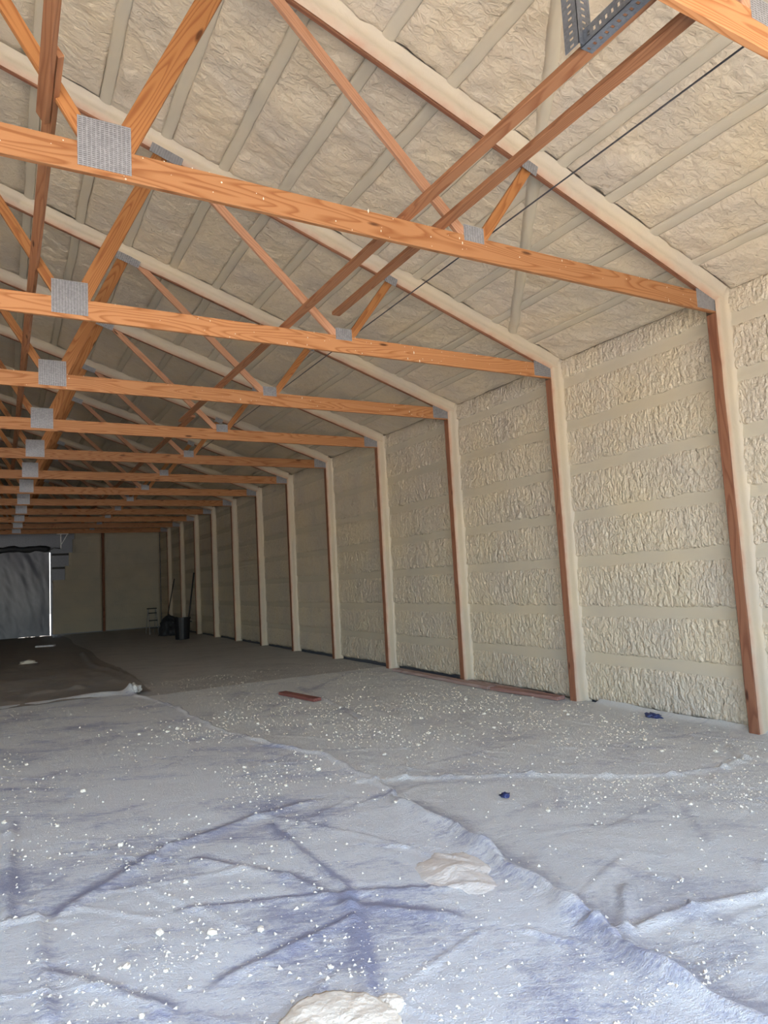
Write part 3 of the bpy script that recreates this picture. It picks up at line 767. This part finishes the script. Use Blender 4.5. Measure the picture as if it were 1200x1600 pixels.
for i in range(nr):
    q = i / (nr - 1)
    for k in range(na):
        an = 2 * math.pi * k / na; rg = 1 + .28 * float(fbm(np.array(an * 1.6), np.array(.4), 15)) * 1.0 + .08 * float(fbm(np.array(an * 9.0), np.array(.9), 16))
        x = 2.28 + .21 * q * rg * math.cos(an); y = 3.44 + .30 * q * rg * math.sin(an)
        V.append((x, y, fz(x, y) + .010 + .034 * (1 - q ** 1.5) + .012 * (1 - q) * float(fbm(np.array(x * 9), np.array(y * 14), 17)) + .004 * float(fbm(np.array(x * 40), np.array(y * 40), 18)) - .03 * max(0, q - .9) * 10 * .4))
o = link('dust_heap', mesh_np('dust_heap', V, [(i * na + k, (i + 1) * na + k, (i + 1) * na + (k + 1) % na, i * na + (k + 1) % na) for i in range(nr - 1) for k in range(na)]), M['dust'])
tag(o, 'low mound of cream foam dust on the near sheeting', 'dust')

# the big broken foam scrap at the bottom edge
def scrap(cx, cy, rx, ry, h, seed, lab):
    nr, na = 22, 96; V = []; 
    for i in range(nr):
        r = i / (nr - 1)
        for j in range(na):
            a = 2 * math.pi * j / na
            rag = 1 + .07 * float(fbm(np.array(a * 3.0), np.array(seed + .3), 5)) + .045 * float(fbm(np.array(a * 14.0), np.array(seed + .7), 6))
            x = cx + rx * r * rag * math.cos(a); y = cy + ry * r * rag * math.sin(a)
            z = h * (1 - .35 * r ** 3) + .010 * float(fbm(np.array(x * 16), np.array(y * 16), seed)) + .004 * float(fbm(np.array(x * 60), np.array(y * 60), seed))
            V.append((x, y, z + .012))
    top = len(V)
    F = []
    for i in range(nr - 1):
        for j in range(na): F.append((i * na + j, (i + 1) * na + j, (i + 1) * na + (j + 1) % na, i * na + (j + 1) % na))
    for j in range(na):
        p = V[(nr - 1) * na + j]; V.append((cx + (p[0] - cx) * .93, cy + (p[1] - cy) * .93, .012))
    for j in range(na):
        a0 = (nr - 1) * na + j; a1 = (nr - 1) * na + (j + 1) % na; F.append((a0, top + j, top + (j + 1) % na, a1))
    F.append(tuple(top + j for j in range(na))[::-1])
    o = link('foam_scrap', mesh_np('foam_scrap', V, F), M['foam_raw']); return tag(o, lab, 'foam')
scrap(1.10, 2.52, .24, .25, .055, 3, 'large cream slab of broken foam at the bottom edge of the picture')
scrap(1.36, 2.58, .055, .06, .03, 9, 'crumbly cream foam lump just right of the large broken slab')
# white offcut and rubble in the far dark
o = beam('offcut', (1.05, 26.2, .05), (1.6, 26.0, .05), .22, .05, M['white'], None, (0, 0, 1)); tag(o, 'white flat offcut lying on the dark far floor', 'offcut')
lump('foam_rubble', (.62, 20.2, fz(.62, 20.2) + .02), (.2, .16, .07), 4, M['foam_raw'], 'pale lump of foam rubble on the dim crumpled sheeting at left', 'foam', 3, .2)
lump('film_bundle', (1.98, 12.5, .05), (.10, .22, .09), 6, M['film_grey'], 'bunched upturned corner of plastic film at the sheet edge', 'plastic film', 4, .3, amp=.5)

# bin
t = thing('trash_bin', 'black plastic trash bin standing by the far wall', 'bin', (5.40, 24.0, .0))
def ring(bm, z, r, n=20, sq=.0):
    out = []
    for k in range(n):
        a = 2 * math.pi * k / n; out.append(bm.verts.new((5.40 + r * math.cos(a), 24.0 + r * math.sin(a), z)))
    return out
bm = bmesh.new(); prof_ = [(.02, .23), (.10, .235), (.70, .275), (.70, .262), (.10, .222), (.05, .2)]
R_ = [ring(bm, z, r) for z, r in prof_]
for a, b in zip(R_[:-1], R_[1:]):
    for k in range(20): bm.faces.new((a[k], a[(k + 1) % 20], b[(k + 1) % 20], b[k]))
bm.faces.new(R_[0][::-1]); bm.faces.new(R_[-1]); bm_obj('body', bm, M['black_plastic'], t)
bm = bmesh.new(); R_ = [ring(bm, z, r) for z, r in ((.70, .272), (.70, .30), (.745, .30), (.745, .262), (.70, .262))]
for a, b in zip(R_, R_[1:] + R_[:1]):
    for k in range(20): bm.faces.new((a[k], a[(k + 1) % 20], b[(k + 1) % 20], b[k]))
bm_obj('rim', bm, M['black_plastic'], t)
for sx in (-1, 1): beam('handle', (5.40 + sx * .30, 23.93, .60), (5.40 + sx * .30, 24.07, .60), .04, .05, M['black_plastic'], t, (1, 0, 0))
# step ladder and poles
t = thing('step_ladder', 'low dark step ladder standing left of the trash bin', 'ladder', (5.35, 28.6, 0))
for sx in (-1, 1):
    beam('rail', (5.30 + sx * .17, 28.35, .01), (5.30 + sx * .14, 28.75, 1.0), .05, .03, M['grey'], t, (1, 0, 0))
    beam('rear_leg', (5.30 + sx * .17, 29.2, .01), (5.30 + sx * .14, 28.82, .98), .035, .025, M['grey'], t, (1, 0, 0))
for i in range(3): beam('step', (5.14, 28.43 + .12 * i, .24 + .29 * i), (5.46, 28.43 + .12 * i, .24 + .29 * i), .10, .04, M['black_iron'], t, (0, 0, 1))
beam('step', (5.12, 28.79, 1.0), (5.48, 28.79, 1.0), .2, .04, M['black_iron'], t, (0, 0, 1))
o = link('pole', tube_mesh([(5.66, 28.2, .02), (6.26, 29.0, 2.15)], .022, 8), M['black_iron']); tag(o, 'dark pole leaning against the wall above the step ladder', 'pole')
o = link('pole', tube_mesh([(6.02, 26.0, .02), (6.36, 26.1, 2.3)], .03, 8), M['black_iron']); tag(o, 'dark upright pole leaning on the wall behind the trash bin', 'pole')
o = lump('tarp_heap', (5.62, 27.0, .01), (.42, .5, .66), 11, M['tarp'], 'dark bundled tarp heaped between the bin and the step ladder', 'tarp', 4, .02, amp=.35)

# ------------------------------------------------------------------ foam crumbs
crs = np.random.RandomState(12)
def sheet_z(x, y):
    on_a = (x < np.array([edgeA(v) for v in y]) - .02) & (y < 12.6)
    return floor_h(x, y) + np.where(on_a, .012, 0)
def scatter(n, ymax, pw):
    out = []
    while len(out) < n:
        k = 4000; y = 2.0 + (ymax - 2.0) * crs.rand(k) ** pw; x = -1.6 + 8.05 * crs.rand(k)
        d = vn(x * .9, y * .7, 5) * vn(x * 2.7, y * 2.3, 8)
        keep = crs.rand(k) < np.clip((d - .10) * 2.0, .10, 1)
        keep &= (x > 1.7) | (y < 5.5) | (crs.rand(k) < .35)
        keep &= x * .5 + y * .87 > 2.0
        out += list(zip(x[keep], y[keep]))
    return np.array(out[:n])
base = np.array([(1, 0, 0), (-.5, .87, 0), (-.5, -.87, 0), (.3, .2, 1), (0, -.2, -.6)])
bf = np.array([(0, 1, 3), (1, 2, 3), (2, 0, 3), (1, 0, 4), (2, 1, 4), (0, 2, 4)])
P = scatter(15500, 13.5, 1.75); zz = sheet_z(P[:, 0], P[:, 1])
sz = .0035 + .0095 * crs.rand(len(P)) ** 3
sz = sz * (.9 + .012 * P[:, 1]) * np.where(P[:, 1] > 10, .7, 1)
ang = crs.rand(len(P)) * 6.28; asp = .6 + .8 * crs.rand(len(P), 3)
ca, sa = np.cos(ang)[:, None], np.sin(ang)[:, None]
B = base[None] * asp[:, None] * sz[:, None, None] * (1 + .4 * (crs.rand(len(P), 5, 1) - .5))
V = np.stack([P[:, :1] + B[:, :, 0] * ca - B[:, :, 1] * sa, P[:, 1:] + B[:, :, 0] * sa + B[:, :, 1] * ca, zz[:, None] + B[:, :, 2] * .8 + sz[:, None] * .3], 2).reshape(-1, 3)
F = (bf[None] + (np.arange(len(P)) * 5)[:, None, None]).reshape(-1, 3)
o = link('foam_crumbs', mesh_np('foam_crumbs', V, F, False), M['foam_raw'])
tag(o, 'countless tiny cream foam crumbs scattered over the plastic sheeting', 'foam crumbs'); o['kind'] = 'stuff'
protos = []
for k in range(6):
    bm = bmesh.new(); bmesh.ops.create_icosphere(bm, subdivisions=2, radius=1.0)
    from mathutils import noise
    for v in bm.verts:
        q = 1 + .6 * noise.noise(v.co * 1.6 + Vector((k * 5.1, 0, k))) + .3 * noise.noise(v.co * 4 + Vector((k * 2.2, k, 0)))
        v.co = Vector((v.co.x * q, v.co.y * q * .8, v.co.z * q * .6))
    me = bpy.data.meshes.new('foam_chunk'); bm.to_mesh(me); bm.free(); me.materials.append(M['foam_raw']); protos.append(me)
P = scatter(165, 9.5, 1.5); zz = sheet_z(P[:, 0], P[:, 1])
for i in range(len(P)):
    s = (.009 + .014 * crs.rand() ** 2) * (.8 + .06 * P[i, 1])
    o = bpy.data.objects.new('foam_chunk', protos[i % 6]); C.objects.link(o)
    o.location = (P[i, 0], P[i, 1], zz[i] + s * .4); o.scale = (s, s, s); o.rotation_euler = (0, 0, crs.rand() * 6.28)
    if P[i, 0] < edgeA(P[i, 1]): lg = ('small cream foam chunk on the bluish left sheeting%s', 'loose foam chunks on the bluish sheeting')
    else: lg = ('small cream foam chunk on the grey right sheeting%s', 'loose foam chunks on the grey sheeting')
    nf = (', close to the camera', ' near the camera') if P[i, 1] < 4.2 else (', farther back in the hall', ' farther back')
    tag(o, lg[0] % nf[0], 'foam', lg[1] + nf[1])
